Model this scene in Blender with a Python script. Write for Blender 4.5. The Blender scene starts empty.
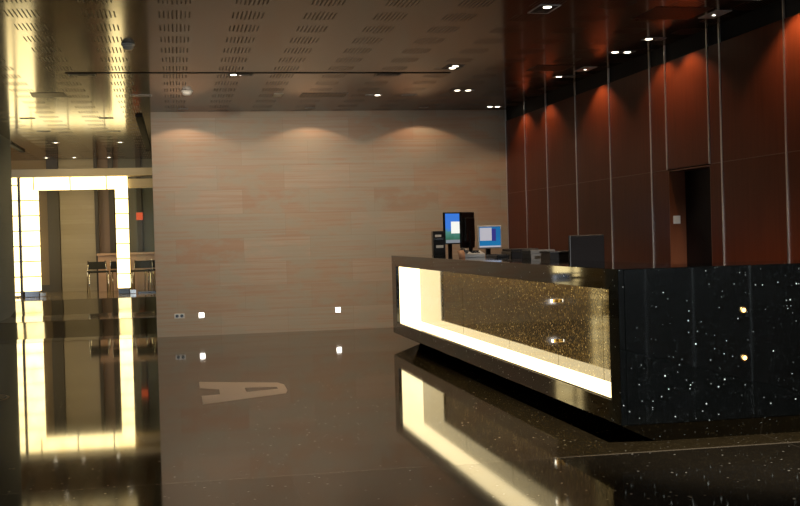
import bpy, bmesh, math, random
from mathutils import Matrix, Vector
random.seed(7)
sc = bpy.context.scene
COL = sc.collection
PI = math.pi

# ------------------------------------------------------------------ helpers
def box(bm, x0, x1, y0, y1, z0, z1, bev=0.0, seg=2):
    r = bmesh.ops.create_cube(bm, size=1)
    vs = r['verts']
    bmesh.ops.scale(bm, vec=(x1 - x0, y1 - y0, z1 - z0), verts=vs)
    bmesh.ops.translate(bm, vec=((x0 + x1) / 2, (y0 + y1) / 2, (z0 + z1) / 2), verts=vs)
    if bev > 0:
        es = list({e for v in vs for e in v.link_edges})
        bmesh.ops.bevel(bm, geom=es, offset=bev, segments=seg, affect='EDGES', profile=0.5)

def cyl(bm, c, r, h, axis='z', seg=24, r2=None, bev=0.0):
    M = Matrix.Identity(4)
    if axis == 'x': M = Matrix.Rotation(PI / 2, 4, 'Y')
    if axis == 'y': M = Matrix.Rotation(PI / 2, 4, 'X')
    q = bmesh.ops.create_cone(bm, cap_ends=True, segments=seg, radius1=r, radius2=r if r2 is None else r2,
                              depth=h, matrix=Matrix.Translation(c) @ M)
    if bev > 0:
        es = [e for e in {e for v in q['verts'] for e in v.link_edges} if any(len(f.verts) > 4 for f in e.link_faces)]
        bmesh.ops.bevel(bm, geom=es, offset=bev, segments=2, affect='EDGES', profile=0.5)

def lathe(bm, prof, c, seg=32):
    rings = []
    for r, z in prof:
        rings.append([bm.verts.new((c[0] + r * math.cos(2 * PI * k / seg), c[1] + r * math.sin(2 * PI * k / seg), c[2] + z)) for k in range(seg)])
    for a, b in zip(rings, rings[1:]):
        for k in range(seg):
            bm.faces.new((a[k], a[(k + 1) % seg], b[(k + 1) % seg], b[k]))
    bm.faces.new(rings[0][::-1]); bm.faces.new(rings[-1])

def tube(bm, pts, r, seg=10):
    pts = [Vector(p) for p in pts]
    rings = []
    n = len(pts)
    for i, p in enumerate(pts):
        d = (pts[min(i + 1, n - 1)] - pts[max(i - 1, 0)]).normalized()
        a = d.cross(Vector((0, 0, 1)))
        if a.length < 1e-3: a = d.cross(Vector((0, 1, 0)))
        a.normalize(); b = d.cross(a).normalized()
        rings.append([bm.verts.new(p + r * (math.cos(2 * PI * k / seg) * a + math.sin(2 * PI * k / seg) * b)) for k in range(seg)])
    for u, v in zip(rings, rings[1:]):
        for k in range(seg):
            bm.faces.new((u[k], u[(k + 1) % seg], v[(k + 1) % seg], v[k]))
    bm.faces.new(rings[0][::-1]); bm.faces.new(rings[-1])

def loft(bm, top, bot, zt, zb):
    n = len(top)
    a = [bm.verts.new((x, y, zt)) for x, y in top]
    b = [bm.verts.new((x, y, zb)) for x, y in bot]
    bm.faces.new(a); bm.faces.new(b[::-1])
    for i in range(n):
        j = (i + 1) % n
        bm.faces.new((b[i], b[j], a[j], a[i]))

def prism(bm, pts, ext):
    """pts: 3-D polygon, ext: extrusion vector"""
    a = [bm.verts.new(p) for p in pts]
    b = [bm.verts.new(Vector(p) + Vector(ext)) for p in pts]
    bm.faces.new(a); bm.faces.new(b[::-1])
    n = len(a)
    for i in range(n):
        j = (i + 1) % n
        bm.faces.new((b[i], b[j], a[j], a[i]))

def obj(name, bm, m, parent=None, smooth=False):
    bmesh.ops.recalc_face_normals(bm, faces=bm.faces)
    if parent is not None and parent.get('_abs'):
        bmesh.ops.translate(bm, vec=-Vector(parent['_abs']), verts=bm.verts)
    me = bpy.data.meshes.new(name)
    bm.to_mesh(me); bm.free()
    if smooth:
        for p in me.polygons: p.use_smooth = True
    me.materials.append(m)
    o = bpy.data.objects.new(name, me)
    COL.objects.link(o)
    if parent is not None:
        o.parent = parent
        if parent.get('_abs'): o['_abs'] = parent['_abs']
    return o

def bx(name, m, parent, *a, bev=0.0):
    bm = bmesh.new(); box(bm, *a, bev=bev)
    return obj(name, bm, m, parent)

def tag(o, label, cat, group=None):
    o['label'] = label; o['category'] = cat
    if group: o['group'] = group
    return o

def empty(name, loc, rz=0.0):
    o = bpy.data.objects.new(name, None); COL.objects.link(o)
    o.location = loc; o.rotation_euler = (0, 0, rz); o.empty_display_size = 0.1
    return o

def thing(name, label, cat, loc=(0, 0, 0), rz=0.0, group=None, absolute=False):
    o = empty(name, loc, rz)
    if absolute: o['_abs'] = list(loc)      # children are written in world coordinates
    return tag(o, label, cat, group)

def setting(o):
    o['kind'] = 'structure'; return o

def copy_tree(o, parent=None):
    c = o.copy(); COL.objects.link(c)
    if parent is not None: c.parent = parent
    for ch in list(o.children): copy_tree(ch, c)
    return c

# ------------------------------------------------------------------ materials
class N:
    def __init__(s, name):
        s.m = bpy.data.materials.new(name); s.m.use_nodes = True
        s.t = s.m.node_tree; s.t.nodes.clear()
        s.out = s.n('ShaderNodeOutputMaterial')
    def n(s, t, **k):
        q = s.t.nodes.new(t)
        for a, b in k.items(): setattr(q, a, b)
        return q
    def put(s, sock, v):
        if hasattr(v, 'is_output'): s.t.links.new(v, sock)
        else:
            if isinstance(v, (tuple, list)) and len(v) == 3 and sock.type == 'RGBA': v = (*v, 1)
            sock.default_value = v
    def math(s, op, a, b=0.0, c=0.0):
        q = s.n('ShaderNodeMath', operation=op)
        s.put(q.inputs[0], a); s.put(q.inputs[1], b); s.put(q.inputs[2], c)
        return q.outputs[0]
    def mix(s, f, a, b):
        q = s.n('ShaderNodeMix', data_type='RGBA')
        s.put(q.inputs[0], f); s.put(q.inputs[6], a); s.put(q.inputs[7], b)
        return q.outputs[2]
    def xyz(s):
        tc = s.n('ShaderNodeNewGeometry')
        sp = s.n('ShaderNodeSeparateXYZ'); s.put(sp.inputs[0], tc.outputs['Position'])
        return sp.outputs
    def comb(s, a, b, c=0.0):
        q = s.n('ShaderNodeCombineXYZ')
        s.put(q.inputs[0], a); s.put(q.inputs[1], b); s.put(q.inputs[2], c)
        return q.outputs[0]
    def ramp(s, f, stops):
        q = s.n('ShaderNodeValToRGB'); s.put(q.inputs[0], f)
        e = q.color_ramp.elements
        while len(e) < len(stops): e.new(0.5)
        for i, (p, c) in enumerate(stops):
            e[i].position = p; e[i].color = (*c, 1) if len(c) == 3 else c
        return q.outputs[0]
    def noise(s, vec, scale, detail=4, rough=0.55):
        q = s.n('ShaderNodeTexNoise'); s.put(q.inputs['Vector'], vec)
        q.inputs['Scale'].default_value = scale; q.inputs['Detail'].default_value = detail
        q.inputs['Roughness'].default_value = rough
        return q.outputs[0]
    def bsdf(s, color, *a_, tint=None, **k_):
        m = s.bsdf_(color, *a_, **k_)
        if tint: next(q for q in s.t.nodes if q.type == 'BSDF_PRINCIPLED').inputs['Specular Tint'].default_value = (*tint, 1)
        return m
    def bsdf_(s, color, rough=0.5, metal=0.0, spec=0.5, coat=0.0, coat_r=0.05, ior=1.5, emis=None, estr=0.0, normal=None):
        q = s.n('ShaderNodeBsdfPrincipled')
        s.put(q.inputs['Base Color'], color); s.put(q.inputs['Roughness'], rough)
        s.put(q.inputs['Metallic'], metal); s.put(q.inputs['IOR'], ior)
        s.put(q.inputs['Specular IOR Level'], spec)
        s.put(q.inputs['Coat Weight'], coat); s.put(q.inputs['Coat Roughness'], coat_r)
        if emis is not None:
            s.put(q.inputs['Emission Color'], emis); s.put(q.inputs['Emission Strength'], estr)
        if normal is not None: s.put(q.inputs['Normal'], normal)
        s.put(s.out.inputs[0], q.outputs[0])
        return s.m

def plain(name, c, rough=0.5, metal=0.0, **k):
    n = N(name)
    p = n.xyz()
    v = n.noise(n.comb(p[0], p[1], p[2]), 14, 3)
    col = n.mix(n.math('MULTIPLY', v, 0.35), c, tuple(x * 0.8 for x in c))
    return n.bsdf(col, rough, metal, **k)

def emitter(name, c, s):
    n = N(name)
    q = n.n('ShaderNodeEmission'); n.put(q.inputs[0], c); n.put(q.inputs[1], s)
    n.put(n.out.inputs[0], q.outputs[0]); return n.m

def granite(name, base, fleck, rare, rough, joints=False, density=0.22, ior=1.5, rs=46, rp=0.22, rr=0.25, fd=0.33):
    n = N(name); p = n.xyz(); vec = n.comb(p[0], p[1], p[2])
    big = n.noise(vec, 9, 5); fine = n.noise(vec, 90, 2)
    col = n.mix(big, tuple(c * 0.6 for c in base), tuple(c * 1.5 for c in base))
    v = n.n('ShaderNodeTexVoronoi'); n.put(v.inputs['Vector'], vec); v.inputs['Scale'].default_value = 52
    sp = n.n('ShaderNodeSeparateColor'); n.put(sp.inputs[0], v.outputs['Color'])
    m1 = n.math('MULTIPLY', n.math('LESS_THAN', sp.outputs[0], density), n.math('LESS_THAN', v.outputs['Distance'], fd))
    col = n.mix(n.math('MULTIPLY', m1, fine), col, fleck)
    v2 = n.n('ShaderNodeTexVoronoi'); n.put(v2.inputs['Vector'], vec); v2.inputs['Scale'].default_value = rs
    s2 = n.n('ShaderNodeSeparateColor'); n.put(s2.inputs[0], v2.outputs['Color'])
    m2 = n.math('MULTIPLY', n.math('LESS_THAN', n.math('FRACT', n.math('MULTIPLY', n.math('ADD', s2.outputs[1], n.math('MULTIPLY', s2.outputs[2], 3.7)), 2.3)), rp),
                n.math('LESS_THAN', v2.outputs['Distance'], n.math('ADD', 0.07, n.math('MULTIPLY', s2.outputs[2], rr - 0.07))))
    col = n.mix(n.math('MULTIPLY', m2, n.math('POWER', s2.outputs[0], 2.6)), col, rare)  # sparse pale flecks, their sparkle painted into the base colour
    if joints:
        def line(a, per, off, w):
            f = n.math('FRACT', n.math('DIVIDE', n.math('SUBTRACT', a, off), per))
            return n.math('LESS_THAN', n.math('MULTIPLY', f, per), w)
        near = n.math('LESS_THAN', p[1], 6.87)          # darker stone in the front field
        col = n.mix(n.math('MULTIPLY', near, n.math('SUBTRACT', 0.62, m2)), col, (0.008, 0.008, 0.008))
        j = n.math('MAXIMUM', line(p[1], 7.76, 6.87, 0.030), n.math('MULTIPLY', 0.3, n.math('MAXIMUM', line(p[1], 1.94, 6.87, 0.016), line(p[0], 1.6, 0.62, 0.010))))
        col = n.mix(n.math('MULTIPLY', j, 0.45), col, (0.36, 0.29, 0.20))
        return n.bsdf(col, n.math('ADD', rough, n.math('MULTIPLY', near, 0.012)), spec=n.math('SUBTRACT', 0.5, n.math('MULTIPLY', near, 0.2)), ior=ior, tint=(1.0, 0.93, 0.80))
    return n.bsdf(col, rough, ior=ior)

M = {}
M['floor'] = granite('polished_floor_granite', (0.036, 0.025, 0.011), (0.17, 0.125, 0.06), (0.75, 0.70, 0.58), 0.045, True, 0.28, ior=1.44, rs=42, rp=0.14, rr=0.32)
M['granite'] = granite('counter_granite', (0.0015, 0.0018, 0.0017), (0.012, 0.015, 0.015), (0.75, 0.86, 0.84), 0.04, density=0.12, ior=1.55)
M['niche'] = granite('niche_granite', (0.045, 0.030, 0.009), (0.26, 0.19, 0.075), (0.8, 0.66, 0.36), 0.05, density=0.6, ior=1.6, rs=55, rp=0.35, rr=0.42, fd=0.5)
M['ramp'] = granite('ramp_granite', (0.022, 0.014, 0.006), (0.06, 0.04, 0.02), (0.12, 0.09, 0.05), 0.07, density=0.2)
M['landing'] = granite('landing_stone', (0.16, 0.115, 0.06), (0.2, 0.15, 0.09), (0.3, 0.24, 0.16), 0.08, density=0.2)

# perforated, varnished timber ceiling
n = N('perforated_timber'); p = n.xyz()
g = n.noise(n.comb(n.math('MULTIPLY', p[0], 1.2), n.math('MULTIPLY', p[1], 14)), 2.0, 5)
wood = n.mix(g, (0.040, 0.016, 0.0068), (0.070, 0.030, 0.012))
def cell(a, per): return n.math('SUBTRACT', n.math('FRACT', n.math('DIVIDE', a, per)), 0.5)
u = n.math('MULTIPLY', cell(n.math('ADD', p[0], 20.1), 0.62), 0.62)
v = n.math('MULTIPLY', cell(n.math('ADD', p[1], 20.0), 0.62), 0.62)
inu = n.math('LESS_THAN', n.math('ABSOLUTE', u), 0.15)
slot = n.math('LESS_THAN', n.math('FRACT', n.math('DIVIDE', n.math('ADD', u, 1.0), 0.036)), 0.34)
lenv = n.math('SUBTRACT', 0.20, n.math('MULTIPLY', n.math('ABSOLUTE', u), 0.5))
inv = n.math('LESS_THAN', n.math('ABSOLUTE', v), lenv)
hole = n.math('MULTIPLY', n.math('MULTIPLY', inu, slot), inv)
panel = n.math('LESS_THAN', n.math('FRACT', n.math('DIVIDE', n.math('ADD', p[1], 20.3), 1.24)), 0.004)
dark = n.math('MAXIMUM', n.math('MULTIPLY', hole, 0.42), n.math('MULTIPLY', panel, 0.5))
col = n.mix(dark, wood, (0.012, 0.007, 0.004))
def frac_lt(n_, a, per, w): return n_.math('LESS_THAN', n_.math('FRACT', n_.math('DIVIDE', n_.math('ADD', a, 20.0), per)), w)
M['ceiling'] = n.bsdf(col, n.math('ADD', 0.12, n.math('MULTIPLY', hole, 0.3)), tint=(1.0, 0.66, 0.40), spec=0.2,
                      ior=1.5)

n = N('perforated_vent'); p = n.xyz()
h2 = n.math('MULTIPLY', frac_lt(n, p[0], 0.05, 0.5), frac_lt(n, p[1], 0.09, 0.7))
M['vent'] = n.bsdf(n.mix(h2, (0.075, 0.030, 0.014), (0.008, 0.005, 0.004)), 0.4)

# banded sandstone of the big wall
def sandstone(name, ca, cb, cc, rough, row=0.36, wid=1.0, axis=0, pink=None, grey=None):
    pink = pink or cb; grey = grey or cb
    n = N(name); p = n.xyz(); a = p[axis]
    b = n.n('ShaderNodeTexBrick'); n.put(b.inputs['Vector'], n.comb(a, p[2]))
    b.inputs['Scale'].default_value = 1; b.inputs['Mortar Size'].default_value = 0.0025
    b.inputs['Brick Width'].default_value = wid; b.inputs['Row Height'].default_value = row
    b.inputs['Color1'].default_value = (0, 0, 0, 1); b.inputs['Color2'].default_value = (1, 1, 1, 1)
    b.inputs['Mortar'].default_value = (0.5, 0.5, 0.5, 1); b.offset = 0.37; b.offset_frequency = 2
    sh = n.math('MULTIPLY', b.outputs['Color'], 7.0)
    vein = n.noise(n.comb(n.math('MULTIPLY', a, 0.55), n.math('ADD', n.math('MULTIPLY', p[2], 9.0), sh), sh), 1.6, 6, 0.6)
    cloud = n.noise(n.comb(a, n.math('MULTIPLY', p[2], 1.6), sh), 1.3, 3)
    col = n.ramp(vein, [(0.28, ca), (0.5, cb), (0.75, cc)])
    wn = n.n('ShaderNodeTexWhiteNoise', noise_dimensions='1D'); n.put(wn.inputs[1], sh)
    tint = n.ramp(wn.outputs[0], [(0.0, pink), (0.22, cb), (0.50, grey), (0.75, cc), (1.0, ca)])
    streak = n.noise(n.comb(n.math('MULTIPLY', a, 0.35), n.math('MULTIPLY', p[2], 16.0)), 1.4, 6, 0.65)
    col = n.mix(0.75, col, tint)
    col = n.mix(n.ramp(streak, [(0.46, (0, 0, 0)), (0.62, (0.7, 0.7, 0.7))]), col, pink)
    blot = n.noise(n.comb(n.math('MULTIPLY', a, 1.1), n.math('MULTIPLY', p[2], 2.2)), 1.7, 5, 0.6)
    col = n.mix(n.ramp(blot, [(0.47, (0, 0, 0)), (0.60, (0.75, 0.75, 0.75))]), col, grey)
    col = n.mix(n.math('MULTIPLY', cloud, 0.25), col, ca)
    col = n.mix(n.math('MULTIPLY', b.outputs['Fac'], 0.25), col, tuple(x * 0.55 for x in ca))
    return n.bsdf(col, rough)
M['stone'] = sandstone('banded_sandstone', (0.40, 0.29, 0.20), (0.49, 0.37, 0.265), (0.56, 0.46, 0.36), 0.42, pink=(0.47, 0.29, 0.19), grey=(0.44, 0.41, 0.33))
M['grey_stone'] = sandstone('grey_banded_stone', (0.30, 0.36, 0.44), (0.36, 0.43, 0.52), (0.42, 0.49, 0.58), 0.7, row=0.30, wid=1.4, axis=1)
M['rear_stone'] = sandstone('rear_banded_stone', (0.29, 0.25, 0.19), (0.36, 0.31, 0.235), (0.43, 0.38, 0.30), 0.45, row=0.11, wid=3.0)

n = N('red_mahogany'); p = n.xyz()
g = n.noise(n.comb(n.math('MULTIPLY', p[1], 11), n.math('MULTIPLY', p[2], 0.8), p[0]), 2.2, 6)
M['mahogany'] = n.bsdf(n.mix(g, (0.085, 0.015, 0.005), (0.17, 0.034, 0.011)), 0.34, spec=0.13)
n = N('brown_jamb_veneer'); p = n.xyz()
g = n.noise(n.comb(n.math('MULTIPLY', p[0], 11), n.math('MULTIPLY', p[2], 0.8), p[1]), 2.2, 6)
M['jamb'] = n.bsdf(n.mix(g, (0.15, 0.045, 0.016), (0.22, 0.07, 0.026)), 0.35)
M['dark_wood'] = plain('dark_door_wood', (0.012, 0.004, 0.003), 0.5, spec=0.15)
M['mauve'] = plain('mauve_brown_panel', (0.22, 0.14, 0.10), 0.4)
M['tan_panel'] = plain('tan_panel', (0.28, 0.20, 0.11), 0.45)
M['black'] = plain('matt_black', (0.006, 0.005, 0.005), 0.8)
M['bronze_dark'] = plain('dark_bronze', (0.035, 0.024, 0.014), 0.4)
M['greenish'] = plain('grey_green_panel', (0.11, 0.105, 0.075), 0.35)
M['beam'] = plain('olive_beam', (0.55, 0.43, 0.23), 0.4)
M['chrome'] = plain('chrome', (0.80, 0.78, 0.75), 0.14, 1.0)
M['strip'] = plain('brushed_steel_strip', (0.86, 0.82, 0.78), 0.32, 1.0)
M['steel'] = plain('satin_steel', (0.20, 0.21, 0.22), 0.25, 1.0)
M['brass'] = plain('brass', (0.75, 0.5, 0.2), 0.2, 1.0)
M['white'] = plain('white_plastic', (0.82, 0.81, 0.78), 0.4)
M['grey'] = plain('grey_plastic', (0.22, 0.22, 0.22), 0.4)
M['silver'] = plain('silver_plastic', (0.80, 0.82, 0.83), 0.3)
M['plastic'] = plain('black_plastic', (0.010, 0.010, 0.011), 0.28)
M['lens'] = plain('dark_lens', (0.02, 0.025, 0.03), 0.08)
M['keys'] = plain('dark_keys', (0.03, 0.03, 0.033), 0.45)
M['grey_box'] = plain('grey_cardboard', (0.16, 0.16, 0.155), 0.6)
M['worktop'] = plain('dark_worktop', (0.06, 0.03, 0.018), 0.35)
M['peach'] = plain('peach_paper', (0.75, 0.42, 0.25), 0.6)
M['inlay'] = plain('pale_inlay_stone', (0.66, 0.52, 0.40), 0.5)
M['inlay_dark'] = plain('dark_inlay_stone', (0.012, 0.012, 0.012), 0.1)
M['orange'] = plain('orange_red_sign', (0.85, 0.10, 0.02), 0.4, emis=(1, 0.12, 0.03), estr=0.25)
M['pinkstone'] = plain('pale_pink_stone', (0.48, 0.31, 0.22), 0.3)
M['leather'] = plain('black_seat', (0.012, 0.012, 0.012), 0.6, spec=0.2)
M['off_lamp'] = plain('unlit_lamp', (0.35, 0.34, 0.32), 0.2)
M['recess'] = plain('dark_recess', (0.012, 0.010, 0.009), 0.5)

# lit onyx: blocks with fine joints, cream veins
def onyx(name, strength, colr, veinc, axis=2, per=0.31, off=0.0, w=0.024):
    n = N(name); p = n.xyz()
    v = n.noise(n.comb(p[0], p[1], p[2]), 3.0, 5, 0.6)
    col = n.ramp(v, [(0.3, veinc), (0.6, colr)])
    f = n.math('FRACT', n.math('DIVIDE', n.math('ADD', p[axis], 20.0 + off), per))
    j = n.math('LESS_THAN', n.math('MULTIPLY', f, per), w)
    q = n.n('ShaderNodeEmission'); n.put(q.inputs[0], col)
    n.put(q.inputs[1], n.math('MULTIPLY', strength, n.math('SUBTRACT', 1.0, n.math('MULTIPLY', j, 0.88))))
    n.put(n.out.inputs[0], q.outputs[0]); return n.m
OC = (1.0, 0.80, 0.38)
M['onyx'] = onyx('backlit_onyx', 4.6, OC, (1.0, 0.70, 0.26))
M['onyx_lintel'] = onyx('backlit_onyx_lintel', 4.6, OC, (1.0, 0.70, 0.26), 0, 0.72, 0.10)
M['opal'] = onyx('backlit_opal', 3.2, (1.0, 0.82, 0.46), (1.0, 0.78, 0.40), w=-1.0)
M['lamp'] = emitter('halogen_lamp', (1.0, 0.88, 0.66), 8.0)
M['lamp_small'] = emitter('small_square_lamp', (1.0, 0.94, 0.85), 6.0)
M['stud_lamp'] = emitter('stud_lamp', (1.0, 0.92, 0.72), 9.0)
M['amber'] = emitter('amber_lamp', (1.0, 0.55, 0.18), 5.0)

n = N('clear_glass')
ge = n.n('ShaderNodeNewGeometry'); fr = n.n('ShaderNodeFresnel')
n.put(fr.inputs[0], n.math('ADD', 1.14, n.math('MULTIPLY', ge.outputs['Backfacing'], 1 / 1.14 - 1.14)))   # same gloss from both faces
tr = n.n('ShaderNodeBsdfTransparent'); tr.inputs[0].default_value = (0.93, 0.96, 0.94, 1)
gl = n.n('ShaderNodeBsdfGlossy'); gl.inputs['Roughness'].default_value = 0.01
mx = n.n('ShaderNodeMixShader')
n.put(mx.inputs[0], fr.outputs[0]); n.put(mx.inputs[1], tr.outputs[0]); n.put(mx.inputs[2], gl.outputs[0])
n.put(n.out.inputs[0], mx.outputs[0]); M['glass'] = n.m

def screen(name, low, mid, top, s):
    n = N(name); tc = n.n('ShaderNodeTexCoord'); sp = n.n('ShaderNodeSeparateXYZ')
    n.put(sp.inputs[0], tc.outputs['Generated'])
    wob = n.noise(tc.outputs['Generated'], 3, 2)
    h = n.math('ADD', sp.outputs[2], n.math('MULTIPLY', n.math('SUBTRACT', wob, 0.5), 0.25))
    col = n.ramp(h, [(0.0, low), (0.38, mid), (0.5, top), (0.95, top)])
    q = n.n('ShaderNodeEmission'); n.put(q.inputs[0], col); n.put(q.inputs[1], s)
    n.put(n.out.inputs[0], q.outputs[0]); return n.m
M['screen_a'] = screen('desktop_picture', (0.02, 0.10, 0.02), (0.10, 0.30, 0.25), (0.06, 0.24, 0.85), 0.8)
M['screen_c'] = screen('blue_desktop', (0.02, 0.22, 0.50), (0.02, 0.20, 0.48), (0.02, 0.18, 0.45), 0.75)
M['window_white'] = emitter('white_window', (1.0, 1.0, 0.92), 0.95)
M['window_grey'] = emitter('pale_window', (0.62, 0.60, 0.66), 0.75)
M['taskbar'] = emitter('grey_taskbar', (0.35, 0.38, 0.42), 0.6)
M['bluepane'] = emitter('violet_pane', (0.06, 0.06, 0.35), 0.6)

# ------------------------------------------------------------------ room shell
YB, CZ, XW, XL = 17.56, 3.33, 5.11, -0.31
setting(bx('floor', M['floor'], None, -2.90, XW + 0.3, -5.0, 18.3, -0.20, 0.0))
# low ramp, landing, second ramp and raised floor of the rear hall
def ramp(name, m, pts):
    bm = bmesh.new(); prism(bm, [(-4.4, y, z) for y, z in pts], (6.0, 0, 0))
    return setting(obj(name, bm, m))
ramp('floor_ramp', M['ramp'], [(18.3, -0.2), (18.3, 0.0), (19.7, 0.167), (19.7, -0.2)])
ramp('floor_landing', M['landing'], [(19.7, -0.2), (19.7, 0.170), (21.4, 0.170), (21.4, -0.2)])
ramp('floor_upper_ramp', M['ramp'], [(21.4, -0.2), (21.4, 0.170), (23.0, 0.361), (23.0, -0.2)])
ramp('floor_platform', M['landing'], [(23.0, -0.2), (23.0, 0.364), (27.6, 0.364), (27.6, -0.2)])
setting(bx('ceiling', M['ceiling'], None, -4.4, XW + 0.3, -5.0, 27.6, CZ, CZ + 0.2))
setting(bx('wall_back', M['stone'], None, XL, XW + 0.3, YB, YB + 0.30, 0.0, CZ))
setting(bx('wall_left', M['grey_stone'], None, -3.10, -2.895, -5.0, 22.1, -0.1, CZ))
setting(bx('wall_hall_left', M['tan_panel'], None, -4.4, -4.2, 22.1, 27.6, -0.1, CZ))
setting(bx('wall_hall_right', M['greenish'], None, 0.60, 0.80, YB + 0.30, 27.6, -0.1, CZ))

# glazed front behind the camera
w = setting(empty('wall_front', (0, -5.0, 0))); w['_abs'] = [0, -5.0, 0]
bm = bmesh.new()
box(bm, -3.03, -2.2, -5.15, -5.0, 0, CZ); box(bm, 4.6, XW + 0.3, -5.15, -5.0, 0, CZ)
box(bm, -2.2, 4.6, -5.15, -5.0, 2.9, CZ)
obj('wall_panel', bm, M['grey_stone'], w)
for k in range(4):
    x0 = -2.2 + k * 1.7
    wn = setting(empty('window_%d' % (k + 1), (x0, -5.07, 0))); wn['_abs'] = [x0, -5.07, 0]
    bm = bmesh.new()
    box(bm, x0, x0 + 0.06, -5.12, -5.02, 0.0, 2.9); box(bm, x0 + 1.64, x0 + 1.7, -5.12, -5.02, 0.0, 2.9)
    box(bm, x0 + 0.06, x0 + 1.64, -5.12, -5.02, 0.0, 0.08); box(bm, x0 + 0.06, x0 + 1.64, -5.12, -5.02, 2.82, 2.9)
    obj('window_frame', bm, M['steel'], wn)
    bx('glass_pane', M['glass'], wn, x0 + 0.06, x0 + 1.64, -5.075, -5.065, 0.08, 2.82)

# timber wall with chrome strips and a door niche
wr = setting(empty('wall_right', (XW, 0, 0))); wr['_abs'] = [XW, 0, 0]
bm = bmesh.new()
box(bm, XW + 0.02, XW + 0.3, 11.50, YB, 0, CZ); box(bm, XW + 0.02, XW + 0.3, -5.0, 10.52, 0, CZ)
box(bm, XW + 0.02, XW + 0.3, 10.52, 11.50, 2.01, CZ)
obj('backing', bm, M['black'], wr)
edges = [17.56, 16.55, 15.54, 14.33, 13.14, 11.93, 10.27, 9.08, 7.88, 6.68, 5.48, 4.28, 3.08, 1.88, 0.68, -0.52, -1.72, -2.92, -4.12, -5.0]
for a, b in zip(edges, edges[1:]):
    if a == 11.93:
        bays = [(11.93, 11.50, 0.0, 2.015), (10.52, 10.27, 0.0, 2.015), (11.93, 11.53, 2.023, 3.15), (11.51, 10.54, 2.023, 3.15), (10.52, 10.27, 2.023, 3.15)]
    else:
        bays = [(a, b, 0.0, 2.017), (a, b, 2.023, 3.15)]
    for y1, y0, z0, z1 in bays:
        bx('timber_panel', M['mahogany'], wr, XW, XW + 0.022, y0 + 0.003, y1 - 0.003, z0, z1, bev=0.002)
for y in edges[:-1]:
    yy = min(y, YB - 0.012)
    bx('steel_strip', M['strip'], wr, XW - 0.008, XW + 0.01, yy - 0.009, yy + 0.009, 0.0, CZ)
for y in (11.52, 10.53):
    bx('steel_strip', M['strip'], wr, XW - 0.008, XW + 0.01, y - 0.008, y + 0.008, 2.02, CZ)
bx('timber_bead', M['jamb'], wr, XW - 0.001, XW + 0.02, 11.51, YB, 2.0165, 2.0235)
bx('timber_bead', M['jamb'], wr, XW - 0.001, XW + 0.02, -5.0, 10.51, 2.0165, 2.0235)
dr = setting(empty('door_1', (5.29, 11.0, 0))); dr['_abs'] = [5.29, 11.0, 0]
bx('door_leaf', M['dark_wood'], dr, 5.29, 5.33, 10.53, 11.485, 0.0, 2.0, bev=0.003)
bm = bmesh.new()
box(bm, XW + 0.001, 5.33, 11.487, 11.50, 0, 2.01); box(bm, XW + 0.001, 5.33, 10.52, 10.53, 0, 2.01); box(bm, XW + 0.001, 5.33, 10.53, 11.487, 2.0, 2.01)
obj('door_jamb', bm, M['jamb'], dr)

# rear wall seen through the portal
rw = setting(empty('wall_rear', (-2, 27.3, 0.36))); rw['_abs'] = [-2, 27.3, 0.36]
bx('backing', M['mauve'], rw, -4.4, 0.8, 27.30, 27.6, 0.3, CZ)
bx('stone_panel', M['rear_stone'], rw, -2.54, -1.776, 27.16, 27.30, 0.364, CZ)
bx('tan_panel', M['tan_panel'], rw, -4.2, -2.79, 27.24, 27.30, 0.50, CZ)
bx('green_panel', M['greenish'], rw, -1.24, -0.85, 27.24, 27.30, 0.364, CZ)
bx('green_panel', M['greenish'], rw, -0.73, 0.6, 27.24, 27.30, 0.364, CZ)
for x0, x1 in ((-2.80, -2.55), (-1.775, -1.70), (-1.46, -1.35), (-0.85, -0.735)):
    bx('dark_post', M['bronze_dark'], rw, x0, x1, 27.08, 27.24, 0.364, CZ)
bx('plinth_board', M['bronze_dark'], rw, -4.2, -2.55, 27.2, 27.24, 0.364, 0.52)

# beams above the portal, and black slots in the ceiling
setting(bx('trim_1', M['beam'], None, -4.2, 0.6, 24.60, 24.98, 2.80, 2.96, bev=0.005))
setting(bx('trim_2', M['beam'], None, -0.94, 0.6, 24.70, 24.98, 2.56, 2.74, bev=0.005))
setting(bx('trim_3', M['black'], None, -1.16, 3.27, 13.49, 13.53, CZ - 0.006, CZ + 0.01))
setting(bx('trim_4', M['black'], None, -0.54, -0.44, YB + 0.35, 24.5, CZ - 0.03, CZ + 0.01))
setting(bx('trim_5', M['black'], None, -3.02, -2.93, 22.5, 24.5, CZ - 0.03, CZ + 0.01))

# ------------------------------------------------------------------ backlit onyx portal
PY = 24.65
po = thing('light_portal', 'doorway frame of glowing backlit onyx blocks before the rear hall', 'lit portal', (-2.0, PY, 0.364), absolute=True)
def onyx_leg(name, x0, x1, z0, z1, d=0.28):
    return bx(name, M['onyx'], po, x0, x1, PY, PY + d, z0, z1, bev=0.004)
onyx_leg('lit_leg', -3.065, -2.745, 0.49, 2.54)
onyx_leg('lit_leg', -1.20, -0.955, 0.49, 2.54)
onyx_leg('side_strip', -3.275, -3.13, 0.40, 2.79, 0.2)
bx('dark_post', M['bronze_dark'], po, -3.122, -3.073, PY - 0.03, PY + 0.2, 0.364, 2.79)
bx('lit_lintel', M['onyx_lintel'], po, -3.065, -0.955, PY, PY + 0.28, 2.545, 2.79, bev=0.004)
for x0, x1 in ((-3.05, -2.76), (-1.19, -0.965)):
    bx('foot', M['steel'], po, x0, x1, PY + 0.02, PY + 0.26, 0.364, 0.49, bev=0.008)
    bx('foot_trim', M['chrome'], po, x1 + 0.004, x1 + 0.13, PY + 0.04, PY + 0.16, 0.364, 0.45, bev=0.006)
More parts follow.
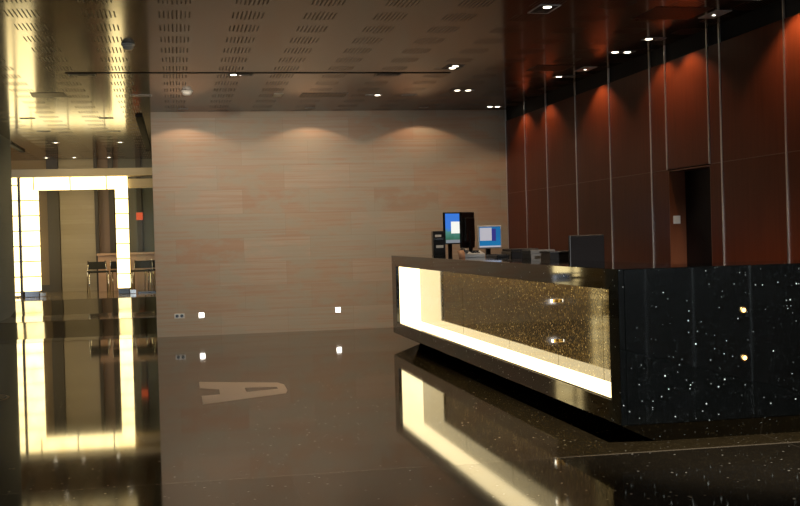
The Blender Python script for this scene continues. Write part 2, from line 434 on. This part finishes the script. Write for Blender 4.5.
# slim glass screen between portal and stone wall
gs = thing('glass_screen', 'clear glass screen filling the gap between lit portal and sandstone wall', 'glass screen', (-0.6, 24.80, 0.364), absolute=True)
bx('glass_pane', M['glass'], gs, -0.81, 0.58, 24.80, 24.812, 0.38, 2.555)
bx('bottom_rail', M['steel'], gs, -0.81, 0.58, 24.785, 24.827, 0.364, 0.395)
# orange square on the dark post
tag(bx('wall_sign', M['orange'], None, -0.865, -0.715, 27.05, 27.075, 1.93, 2.10, bev=0.004), 'small orange-red square sign on the dark post beyond the lit portal', 'sign')

# bar counter and chairs in the rear hall
bc = thing('bar_counter', 'pale pink stone counter in the rear hall behind the dark chairs', 'counter', (-1.1, 26.7, 0.364), absolute=True)
bx('counter_top', M['pinkstone'], bc, -1.72, 0.3, 26.42, 26.98, 1.15, 1.20, bev=0.006)
bx('counter_front', M['pinkstone'], bc, -1.70, 0.28, 26.50, 26.95, 0.364, 1.15)
def chair(name, x, y, rz, label):
    t = thing(name, label, 'chair', (x, y, 0.364), rz, group='chairs at the rear counter')
    bm = bmesh.new(); box(bm, -0.21, 0.21, -0.2, 0.2, 0.43, 0.47, bev=0.015); obj('seat', bm, M['leather'], t)
    bm = bmesh.new()
    prism(bm, [(-0.20, 0.19, 0.50), (0.20, 0.19, 0.50), (0.18, 0.24, 0.66), (-0.18, 0.24, 0.66)], (0, 0.025, 0.004)); obj('backrest', bm, M['leather'], t)
    for sx in (-1, 1):
        bm = bmesh.new(); tube(bm, [(sx * 0.2, -0.2, 0.0), (sx * 0.195, -0.18, 0.44)], 0.012); obj('leg', bm, M['chrome'], t, True)
        bm = bmesh.new(); tube(bm, [(sx * 0.21, 0.23, 0.0), (sx * 0.2, 0.18, 0.44), (sx * 0.195, 0.205, 0.55), (sx * 0.18, 0.245, 0.68)], 0.012); obj('leg', bm, M['chrome'], t, True)
    return t
chair('hall_chair', -1.66, 25.75, 0.15, 'black chrome-legged chair beside the striped stone panel in the rear hall')
chair('hall_chair', -1.19, 26.0, 3.1, 'black chrome-legged chair just behind the slimmer lit portal leg')
chair('hall_chair', -0.72, 25.45, -0.1, 'black chrome-legged chair seen through the glass beside the lit portal leg')
chair('hall_chair', -0.45, 26.1, 3.0, 'black chrome-legged chair at the edge of the sandstone wall')

# ------------------------------------------------------------------ reception counter
X0, X1, Y0, Y1, ZT, ZB = 2.76, 3.42, 7.02, 14.95, 1.15, 0.149
XE = 4.75
rc = thing('reception_counter', 'long dark speckled granite reception counter with glowing glass-fronted niche', 'reception desk', (X0, Y0, 0), absolute=True)
WY0, WY1, WZ0, WZ1 = 7.19, 14.67, 0.293, 1.015
def bar_(pts):
    bm = bmesh.new(); prism(bm, [(X0, y, z) for y, z in pts], (0.04, 0, 0))
    es = list(bm.edges); bmesh.ops.bevel(bm, geom=es, offset=0.0025, segments=2, affect='EDGES', profile=0.5)
    return obj('front_slab', bm, M['granite'], rc)
bar_([(Y0, ZT), (Y1, ZT), (WY1, WZ1), (WY0, WZ1)])
bar_([(Y0, ZB), (Y1, ZB), (WY1, WZ0), (WY0, WZ0)])
bar_([(Y0, ZT), (Y0, ZB), (WY0, WZ0), (WY0, WZ1)])
bar_([(Y1, ZT), (Y1, ZB), (WY1, WZ0), (WY1, WZ1)])
bx('end_slab', M['granite'], rc, X0 + 0.041, XE, Y0, Y0 + 0.04, ZB, ZT, bev=0.003)
bx('end_slab', M['granite'], rc, X0 + 0.041, X1, Y1 - 0.04, Y1, ZB, ZT - 0.031, bev=0.003)
bm = bmesh.new()
top = [(X0 + 0.041, Y0 + 0.041), (XE, Y0 + 0.041), (XE, 7.72), (X1, 7.72), (X1, Y1), (X0 + 0.041, Y1)]
loft(bm, top, top, ZT, ZT - 0.03); obj('countertop', bm, M['granite'], rc)
bm = bmesh.new()
box(bm, X1 - 0.05, X1 - 0.02, 7.68, Y1 - 0.05, 0.0, ZT - 0.03); box(bm, X1 - 0.05, XE, 7.68, 7.71, 0.0, ZT - 0.03); box(bm, XE - 0.03, XE, Y0 + 0.05, 7.68, ZB, ZT - 0.03)
obj('staff_panel', bm, M['worktop'], rc)
bm = bmesh.new()
loft(bm, [(X0, Y0), (XE, Y0), (XE, 7.66), (X1 - 0.06, 7.66), (X1 - 0.06, Y1), (X0, Y1)],
     [(X0 + 0.31, Y0 + 0.2), (XE, Y0 + 0.2), (XE, 7.66), (X1 - 0.06, 7.66), (X1 - 0.06, Y1 - 0.2), (X0 + 0.31, Y1 - 0.2)], ZB - 0.002, 0.0)
obj('plinth', bm, M['granite'], rc)
NX = 3.07
for a, b in zip((WY0, 8.13, 9.17, 10.60, 12.40), (8.13, 9.17, 10.60, 12.40, WY1)):
    bx('niche_back', M['niche'], rc, NX, NX + 0.03, a + 0.003, b - 0.003, WZ0, WZ1, bev=0.0015)
bx('light_panel', M['opal'], rc, X0 + 0.041, NX, WY0 + 0.02, WY1 - 0.02, WZ1, WZ1 + 0.02)
tag_l = bx('light_panel', M['opal'], rc, X0 + 0.041, NX, WY0 + 0.02, WY1 - 0.02, WZ0 - 0.025, WZ0 + 0.004)
bx('light_panel', M['opal'], rc, X0 + 0.041, NX, WY1 - 0.018, WY1, WZ0 - 0.025, WZ1)
bx('light_panel', M['opal'], rc, X0 + 0.041, NX, WY0, WY0 + 0.018, WZ0 - 0.025, WZ1)
for z in (0.832, 0.502):
    bm = bmesh.new(); cyl(bm, (NX - 0.022, 9.17, z), 0.014, 0.044, 'x', bev=0.003); s = obj('stud_light', bm, M['brass'], rc, True)
    bm = bmesh.new(); cyl(bm, (NX - 0.046, 9.17, z), 0.012, 0.006, 'x'); obj('lamp_lens', bm, M['stud_lamp'], s)
for z in (0.857, 0.546):
    bm = bmesh.new(); cyl(bm, (3.615, Y0 - 0.004, z), 0.026, 0.010, 'y', bev=0.003); s = obj('stud_light', bm, M['brass'], rc, True)
    bm = bmesh.new(); cyl(bm, (3.615, Y0 - 0.011, z), 0.014, 0.006, 'y'); obj('lamp_lens', bm, M['amber'], s)

# ------------------------------------------------------------------ staff worktop and what stands on it
wd = thing('staff_desk', 'low dark staff worktop hidden behind the granite counter', 'desk', (3.44, 8.3, 0), absolute=True)
bx('desk_top', M['worktop'], wd, 3.43, 4.22, 8.4, 15.6, 0.72, 0.76, bev=0.004)
for y in (8.5, 11.9, 15.4):
    bx('leg', M['steel'], wd, 3.5, 4.15, y - 0.03, y + 0.03, 0.0, 0.72)

def monitor(name, label, x, y, rz, w, h, zc, scr, tilt=0.0, back=False):
    """local frame: screen faces -Y, stand base on z = 0"""
    t = thing(name, label, 'monitor', (x, y, 0.76), rz, group='flat screens behind the counter')
    bm = bmesh.new(); lathe(bm, [(0.12, 0), (0.12, 0.008), (0.10, 0.016), (0.02, 0.02)], (0, 0.05, 0)); obj('stand_base', bm, M['plastic'], t, True)
    bm = bmesh.new(); box(bm, -0.03, 0.03, 0.05, 0.08, 0.015, zc - 0.02, bev=0.006); obj('stand_neck', bm, M['plastic'], t)
    bm = bmesh.new(); box(bm, -w / 2, w / 2, 0.0, 0.035, zc - h / 2, zc + h / 2, bev=0.008)
    box(bm, -w * 0.36, w * 0.36, 0.03, 0.07, zc - h * 0.34, zc + h * 0.34, bev=0.015)
    sh = obj('housing', bm, M['plastic'] if not scr or scr == 'a' else M['silver'], t)
    if scr:
        sw, sh_ = w / 2 - 0.014, h / 2 - 0.016
        bx('screen', M['screen_' + scr], t, -sw, sw, -0.003, 0.002, zc - sh_, zc + sh_)
        if scr == 'a':
            bx('screen_window', M['window_white'], t, -sw * 0.30, sw * 0.85, -0.0045, -0.003, zc - sh_ * 0.35, zc + sh_ * 0.45)
            bx('task_bar', M['taskbar'], t, -sw, sw, -0.0045, -0.003, zc - sh_, zc - sh_ * 0.78)
        else:
            bx('screen_window', M['window_grey'], t, -sw * 0.96, sw * 0.15, -0.0045, -0.003, zc - sh_ * 0.35, zc + sh_ * 0.9)
            bx('screen_window', M['bluepane'], t, sw * 0.16, sw * 0.55, -0.0045, -0.003, zc - sh_ * 0.4, zc + sh_ * 0.8)
            bx('task_bar', M['window_grey'], t, -sw, sw, -0.0045, -0.003, zc - sh_, zc - sh_ * 0.86)
    else:
        bm = bmesh.new()
        for k in range(7): box(bm, -0.09 + k * 0.03 - 0.009, -0.09 + k * 0.03 + 0.009, -0.002, 0.002, zc + h * 0.40, zc + h * 0.42)
        obj('vent', bm, M['black'], t)
    return t
monitor('computer_monitor', 'tall flat screen with a blue and green desktop and white window', 3.60, 14.95, 0.62, 0.34, 0.42, 0.725, 'a')
monitor('computer_monitor', 'dark back of a flat screen overlapping the blue and green one', 3.645, 14.45, 0.82 + PI, 0.34, 0.46, 0.695, None)
monitor('computer_monitor', 'smaller flat screen with a plain blue desktop and pale window', 3.81, 13.9, 0.16, 0.315, 0.285, 0.60, 'c')
monitor('computer_monitor', 'black back of a flat screen standing nearest the counter corner', 3.72, 10.2, 0.12, 0.355, 0.31, 0.45, None)

t = thing('computer_tower', 'small upright black computer with silver details at the far counter end', 'computer', (3.325, 14.75, ZT), absolute=True)
bx('case', M['plastic'], t, 3.255, 3.415, 14.63, 14.74, ZT, 1.452, bev=0.006)
bx('drive_bay', M['silver'], t, 3.28, 3.36, 14.622, 14.632, 1.375, 1.405, bev=0.002)
bx('drive_bay', M['steel'], t, 3.27, 3.385, 14.622, 14.632, 1.335, 1.365, bev=0.002)
bx('port_panel', M['silver'], t, 3.29, 3.385, 14.622, 14.632, 1.235, 1.27, bev=0.002)

t = thing('desk_phone', 'flat silver telephone set lying on the counter before the dark screens', 'telephone', (3.165, 12.3, ZT))
bm = bmesh.new(); prism(bm, [(-0.12, -0.10, 0), (-0.12, 0.10, 0), (-0.12, 0.10, 0.07), (-0.12, -0.10, 0.04)], (0.24, 0, 0))
bmesh.ops.bevel(bm, geom=list(bm.edges), offset=0.008, segments=2, affect='EDGES', profile=0.5); obj('body', bm, M['silver'], t)
bm = bmesh.new(); tube(bm, [(-0.085, -0.105, 0.06), (-0.085, -0.05, 0.078), (-0.085, 0.05, 0.09), (-0.085, 0.10, 0.086)], 0.018); obj('handset', bm, M['grey'], t, True)
bm = bmesh.new()
for i in range(3):
    for k in range(4): box(bm, -0.02 + i * 0.033, 0.004 + i * 0.033, -0.075 + k * 0.028, -0.055 + k * 0.028, 0.046 + k * 0.004, 0.053 + k * 0.004)
obj('keypad', bm, M['keys'], t)
bx('display', M['lens'], t, -0.03, 0.09, 0.045, 0.085, 0.062, 0.071)

# curled slip of paper
bm = bmesh.new()
prof = []
for k in range(13):
    a = k * 0.17
    prof.append((12.02 + 0.075 * (1 - math.cos(a)), ZT + 0.003 + 0.078 * math.sin(a * 0.85)))
pl = [(2.950, y, z) for y, z in prof] + [(2.950, y + 0.004, z - 0.003) for y, z in prof[::-1]]
prism(bm, pl, (0.075, 0.03, 0))
tag(obj('paper_slip', bm, M['peach'], None, True), 'curled peach-coloured slip of paper beside the silver telephone', 'paper')

t = thing('keyboard', 'thin black keyboard lying along the counter behind the telephone', 'keyboard', (3.33, 11.9, ZT), absolute=True)
bx('tray', M['plastic'], t, 3.27, 3.405, 11.68, 12.12, ZT, ZT + 0.022, bev=0.005)
bm = bmesh.new()
for i in range(4):
    for k in range(13): box(bm, 3.283 + i * 0.028, 3.306 + i * 0.028, 11.70 + k * 0.031, 11.727 + k * 0.031, ZT + 0.02, ZT + 0.03)
obj('keys', bm, M['keys'], t)

t = thing('office_printer', 'black box-shaped printer between blue screen and grey document box', 'printer', (3.75, 12.5, 0.76), absolute=True)
bx('body', M['plastic'], t, 3.62, 3.95, 12.35, 12.75, 0.76, 1.20, bev=0.012)
bx('lid', M['keys'], t, 3.63, 3.94, 12.36, 12.74, 1.20, 1.225, bev=0.006)
bx('paper_slot', M['black'], t, 3.66, 3.91, 12.344, 12.352, 1.02, 1.05)
t = thing('document_box', 'grey document box behind the counter beside the black-backed screen', 'box', (3.6, 11.2, 0.76), absolute=True)
bx('body', M['grey_box'], t, 3.475, 3.72, 11.15, 11.45, 0.76, 1.19, bev=0.004)
bx('lid', M['grey_box'], t, 3.47, 3.725, 11.145, 11.455, 1.19, 1.225, bev=0.004)
t = thing('file_tray', 'low black file tray between grey document box and black-backed screen', 'tray', (3.58, 10.6, 0.76), absolute=True)
bx('body', M['plastic'], t, 3.50, 3.78, 10.62, 10.92, 0.76, 1.20, bev=0.004)
bx('shelf', M['keys'], t, 3.49, 3.79, 10.61, 10.93, 1.20, 1.215, bev=0.003)

# ------------------------------------------------------------------ wall fittings
def floor_light(x, label):
    t = thing('wall_light', label, 'wall light', (x, YB, 0.305), absolute=True, group='low square lights in the sandstone wall')
    bm = bmesh.new()
    box(bm, x - 0.045, x + 0.045, YB - 0.008, YB, 0.26, 0.35, bev=0.003); obj('frame', bm, M['white'], t)
    bx('lens', M['lamp_small'], t, x - 0.036, x + 0.036, YB - 0.011, YB - 0.007, 0.269, 0.341)
floor_light(0.343, 'small square white light low on the sandstone wall beside the socket')
floor_light(2.392, 'small square white light low on the sandstone wall toward the reception counter')
t = thing('wall_socket', 'silver double socket plate low on the sandstone wall', 'socket', (0.02, YB, 0.306), absolute=True)
bx('plate', M['silver'], t, -0.055, 0.095, YB - 0.008, YB, 0.27, 0.342, bev=0.003)
for x in (-0.015, 0.055):
    bm = bmesh.new(); cyl(bm, (x, YB - 0.009, 0.306), 0.024, 0.006, 'y'); obj('outlet', bm, M['lens'], t)
t = thing('light_switch', 'white square switch in the door niche of the timber wall', 'switch', (5.19, 11.487, 1.49), absolute=True)
bx('plate', M['white'], t, 5.145, 5.225, 11.475, 11.487, 1.45, 1.535, bev=0.003)
bx('rocker', M['white'], t, 5.163, 5.207, 11.470, 11.476, 1.465, 1.52, bev=0.002)

# ------------------------------------------------------------------ floor inlays
bm = bmesh.new()
outer = [(0.187, 11.77), (0.936, 11.40), (0.985, 11.22), (0.975, 10.80), (0.944, 10.58), (0.187, 10.125), (0.188, 10.69), (0.355, 10.73), (0.36, 11.10), (0.183, 11.26)]
hole = [(0.60, 10.80), (0.90, 10.93), (0.90, 11.06), (0.60, 11.12)]
A = outer; H_ = hole
z0, z1 = -0.01, 0.0012
def quadstrip(polys):
    for pl in polys: prism(bm, [(x, y, z0) for x, y in pl], (0, 0, z1 - z0))
quadstrip([[A[0], A[1], H_[2], H_[3], A[8], A[9]], [A[5], A[6], A[7], H_[0], H_[1], A[4]],
           [A[7], A[8], H_[3], H_[0]], [A[1], A[2], A[3], A[4], H_[1], H_[2]]])
tag(obj('floor_letter', bm, M['inlay']), 'pale letter A laid into the polished dark floor', 'floor letter')
t = thing('floor_emblem', 'round dark floor inlay with pale ring and slanting pale stripes', 'floor emblem', (-1.92, 11.30, 0.0))
bm = bmesh.new(); cyl(bm, (0, 0, 0.0), 0.36, 0.003, seg=48); obj('disc', bm, M['inlay'], t)
bm = bmesh.new(); cyl(bm, (0, 0, 0.001), 0.335, 0.003, seg=48); obj('dark_field', bm, M['inlay_dark'], t)
bm = bmesh.new()
for k in range(-3, 4):
    o_ = k * 0.095; L = math.sqrt(max(0.32 ** 2 - o_ ** 2, 0.0004))
    c, s = math.cos(0.5), math.sin(0.5)
    q = [(-L, o_ - 0.016), (L, o_ - 0.016), (L, o_ + 0.016), (-L, o_ + 0.016)]
    prism(bm, [(x * c - y * s, x * s + y * c, 0.001) for x, y in q], (0, 0, 0.0028))
obj('stripe', bm, M['inlay'], t)

# ------------------------------------------------------------------ ceiling fittings
def spot(name, loc, target, watt, cone, blend, col, parent=None, size=0.03):
    l = bpy.data.lights.new(name, 'SPOT'); l.energy = watt; l.spot_size = math.radians(cone); l.spot_blend = blend
    l.color = col; l.shadow_soft_size = size
    o = bpy.data.objects.new(name, l); COL.objects.link(o)
    d = Vector(target) - Vector(loc)
    o.rotation_euler = d.to_track_quat('-Z', 'Y').to_euler()
    o.location = loc
    if parent is not None:
        o.parent = parent; o.location = Vector(loc) - parent.location
    return o
WARM = (1.0, 0.74, 0.46)
def downlight(x, y, label, lit=(), w=0.30, d=0.15, along='x', frame='grey', group='recessed twin ceiling lights'):
    t = thing('ceiling_downlight', label, 'ceiling light', (x, y, CZ), group=group)
    a, b = (w / 2, d / 2) if along == 'x' else (d / 2, w / 2)
    bm = bmesh.new(); fw = 0.012
    box(bm, -a, a, -b, -b + fw, -0.006, 0); box(bm, -a, a, b - fw, b, -0.006, 0)
    box(bm, -a, -a + fw, -b + fw, b - fw, -0.006, 0); box(bm, a - fw, a, -b + fw, b - fw, -0.006, 0)
    obj('frame', bm, M[frame], t)
    bm = bmesh.new(); box(bm, -a + fw, a - fw, -b + fw, b - fw, -0.003, 0.0); obj('recess', bm, M['recess'], t)
    for k, s in enumerate((-1, 1)):
        c = (s * w / 4, 0, 0) if along == 'x' else (0, s * w / 4, 0)
        bm = bmesh.new(); lathe(bm, [(0.036, -0.003), (0.036, -0.006), (0.030, -0.008), (0.01, -0.009)], c, 20)
        obj('lamp', bm, M['lamp'] if k in lit else M['off_lamp'], t, True)
    return t
def single(x, y, label, lit, group='small recessed ceiling spots'):
    t = thing('ceiling_spotlight', label, 'ceiling spot', (x, y, CZ), group=group)
    bm = bmesh.new(); box(bm, -0.07, 0.07, -0.07, 0.07, -0.006, 0, bev=0.002); obj('frame', bm, M['grey'], t)
    bm = bmesh.new(); lathe(bm, [(0.034, -0.004), (0.030, -0.008), (0.01, -0.009)], (0, 0, 0), 20); obj('lamp', bm, M['lamp'] if lit else M['off_lamp'], t, True)
    return t

downlight(-0.99, 13.66, 'unlit black ceiling slot light at the portal end of the long ceiling groove')
downlight(0.79, 13.66, 'twin ceiling light with one lamp lit beside the ceiling groove', lit=(0,))
downlight(2.54, 13.66, 'unlit twin ceiling light in the row along the ceiling groove')
downlight(3.20, 13.05, 'slanted twin ceiling light, both lamps lit, at the end of the ceiling groove', lit=(0, 1), along='y', d=0.2)
downlight(3.83, 15.15, 'twin ceiling light with both lamps lit, close before the sandstone wall', lit=(0, 1))
downlight(2.70, 15.63, 'twin ceiling light with one small lit lamp beside the perforated vent', lit=(1,), w=0.22, d=0.12)
downlight(3.20, 15.64, 'unlit twin ceiling light between two lit ones near the sandstone wall', w=0.2, d=0.12)
downlight(-0.39, 15.58, 'unlit twin ceiling light over the corner of the sandstone wall', w=0.28)
a = downlight(3.185, 9.66, 'large white-framed square ceiling light, the biggest one above the counter', lit=(0,), w=0.36, d=0.19, along='y', frame='white')
downlight(4.80, 11.95, 'twin ceiling light with both lamps lit, third along the timber wall', lit=(0, 1), w=0.28)
downlight(4.82, 11.12, 'lit ceiling light along the timber wall, above the door niche', lit=(0,), w=0.22)
downlight(4.83, 9.10, 'lit ceiling light along the timber wall, nearest the camera', lit=(1,), w=0.26)
downlight(4.80, 13.85, 'lit slim ceiling light along the timber wall, beside a grey ceiling plate', lit=(0,), w=0.26, d=0.12)
downlight(4.80, 17.10, 'lit twin ceiling light tucked in the corner of stone and timber walls', lit=(0, 1), w=0.24, d=0.12)
for x, y, lab in ((-2.14, 18.3, 'unlit ceiling slot light over the corridor beside the grey wall, before the portal'),
                  (-0.99, 18.35, 'unlit ceiling slot light over the corridor beside the sandstone wall edge'),
                  (-2.13, 20.4, 'unlit ceiling slot light in the second corridor row, beside the grey wall'),
                  (-0.98, 20.5, 'unlit ceiling slot light in the second corridor row, beside the black ceiling slot')):
    downlight(x, y, lab, w=0.22, d=0.13)
for x, y, lab in ((-2.15, 22.6, 'lit ceiling spot above the onyx portal, on the grey wall side'),
                  (-0.98, 22.7, 'lit ceiling spot above the onyx portal, on the sandstone wall side'),
                  (-2.14, 26.5, 'lit ceiling spot deep in the rear hall before the striped stone panel'),
                  (-1.40, 26.6, 'lit ceiling spot deep in the rear hall above the stone counter'),
                  (-2.73, 26.5, 'lit ceiling spot deep in the rear hall before the tan panel')):
    single(x, y, lab, True)
# wall washers in front of the sandstone wall
STW = (1.0, 0.64, 0.38)
for x, lab in ((0.16, 'small wall-washing ceiling spot above the first light arch on the sandstone'),
               (2.00, 'small wall-washing ceiling spot above the middle light arch on the sandstone'),
               (3.72, 'small wall-washing ceiling spot above the light arch nearest the timber wall')):
    t = single(x, 17.14, lab, False, 'wall-washing ceiling spots')
    spot('wall_washer', (x, 17.09, CZ - 0.03), (x, 17.09, 0), 11, 132, 0.12, STW, t)
# washers along the timber wall
for y, wt in ((16.5, 22), (15.36, 22), (13.36, 30), (11.5, 20), (10.9, 24), (8.8, 40)):
    spot('timber_washer', (4.84, y, CZ - 0.03), (4.90, y, 0), wt * 0.9, 126, 0.4, (1.0, 0.66, 0.40))
# fill spots added near the groove, tilted to brighten the sandstone wall
for x, y in ((-0.2, 13.66), (0.79, 13.66), (2.54, 13.66), (3.83, 15.15)):
    spot('fill_beam', (x, y, CZ - 0.04), (x * 0.9 + 0.3, YB, 0.8), 146 if y < 14 else 40, 92, 1.0, (1.0, 0.83, 0.63))
spot('letter_fill', (0.79, 13.6, CZ - 0.04), (0.7, 10.9, 0), 150, 55, 1.0, (1.0, 0.80, 0.58))  # extra spot added to brighten the floor letter
# unseen fill spots added to brighten the near floor and counter end
for x, y in ((0.8, 4.6), (3.4, 4.2), (-1.2, 6.0)):
    spot('down_beam', (x, y, CZ - 0.03), (x, y + 0.3, 0), 45, 90, 0.8, (1.0, 0.86, 0.68))
spot('fill_beam', (2.6, 1.6, CZ - 0.04), (3.6, 7.02, 0.75), 3000, 34, 0.8, (1.0, 0.95, 0.88))  # unseen fill added to bring out flecks on the counter end
# general downlighting
for x, y, wt in ((0.74, 13.66, 14), (3.2, 13.05, 80), (3.83, 15.15, 30), (3.18, 9.6, 90), (-2.14, 26.5, 20), (-1.40, 26.3, 20)):
    spot('down_beam', (x, y, CZ - 0.03), (x, y, 0), wt, 95, 0.6, WARM)

for x in (-2.15, -0.98):
    spot('hall_beam', (x, 22.6, CZ - 0.03), (x, 24.6, 1.6), 45, 110, 0.8, (1.0, 0.80, 0.5))

def detector(x, y, label, r=0.065, plate=False):
    t = thing('smoke_detector', label, 'smoke detector', (x, y, CZ), group='ceiling smoke detectors')
    bm = bmesh.new(); lathe(bm, [(r, 0), (r, -0.012), (r * 0.92, -0.018)], (0, 0, 0)); obj('base', bm, M['white'], t, True)
    bm = bmesh.new(); lathe(bm, [(r * 0.8, -0.018), (r * 0.78, -0.04), (r * 0.5, -0.055), (0.01, -0.058)], (0, 0, 0)); obj('head', bm, M['white'], t, True)
    return t
detector(-0.397, 11.56, 'round white smoke detector on the timber ceiling nearest the camera')
detector(0.197, 15.14, 'white smoke detector on the ceiling close to the sandstone wall', r=0.075)
def vent(x0, x1, y0, y1, label):
    t = thing('ceiling_vent', label, 'ceiling vent', ((x0 + x1) / 2, (y0 + y1) / 2, CZ), group='perforated ceiling vents')
    a, b = (x1 - x0) / 2, (y1 - y0) / 2
    bm = bmesh.new(); box(bm, -a, a, -b, b, -0.004, 0, bev=0.001); obj('plate', bm, M['vent'], t)
vent(1.70, 2.32, 15.39, 15.84, 'perforated timber ceiling vent in front of the sandstone wall')
vent(-1.75, -1.33, 15.25, 15.70, 'perforated timber ceiling vent over the corridor before the portal')
vent(4.15, 4.70, 9.52, 10.07, 'perforated square ceiling vent above the counter by the timber wall')
vent(4.15, 4.62, 12.9, 13.35, 'faint perforated ceiling vent by the timber wall, farther from camera')
for x, y, lab in ((4.85, 9.82, 'flat grey plate on the ceiling edge between vent and timber wall'),
                  (4.85, 13.2, 'flat grey plate on the ceiling above the far timber panels')):
    t = thing('ceiling_plate', lab, 'ceiling plate', (x, y, CZ), group='grey ceiling plates')
    bm = bmesh.new(); box(bm, -0.08, 0.08, -0.18, 0.18, -0.006, 0, bev=0.002); obj('plate', bm, M['white'], t)
    bm = bmesh.new(); lathe(bm, [(0.016, -0.006), (0.012, -0.009), (0.005, -0.010)], (0, 0.02, 0), 16); obj('bright_point', bm, M['lamp'], t)  # small glowing disc for the bright point on the plate
t = thing('ceiling_speaker', 'small white square plate on the ceiling between detector and perforated vent', 'ceiling plate', (1.395, 15.59, CZ))
bm = bmesh.new(); box(bm, -0.06, 0.06, -0.16, 0.16, -0.006, 0, bev=0.002); obj('plate', bm, M['white'], t)

# ------------------------------------------------------------------ world, camera, view
wd_ = bpy.data.worlds.new('sky'); sc.world = wd_; wd_.use_nodes = True
bg = wd_.node_tree.nodes['Background']; bg.inputs[0].default_value = (0.80, 0.88, 1.0, 1); bg.inputs[1].default_value = 2.5

cam = bpy.data.cameras.new('camera'); co = bpy.data.objects.new('camera', cam); COL.objects.link(co)
cam.sensor_fit = 'HORIZONTAL'; cam.sensor_width = 36.0; cam.lens = 36.0 * 1163.42 / 800; cam.clip_end = 200
yaw, pitch, roll = math.radians(10.886), math.radians(0.8287), math.radians(1.5781)
R = Matrix.Rotation(-yaw, 4, 'Z') @ Matrix.Rotation(PI / 2 - pitch, 4, 'X') @ Matrix.Rotation(-roll, 4, 'Z')
co.matrix_world = Matrix.Translation((0, 0, 1.4)) @ R
sc.camera = co
for o in list(sc.objects):
    if '_abs' in o: del o['_abs']
vs = sc.view_settings
sc.display_settings.display_device = 'sRGB'
vs.view_transform = 'Standard'; vs.look = 'None'; vs.exposure = 0.0; vs.gamma = 1.0; vs.use_curve_mapping = False
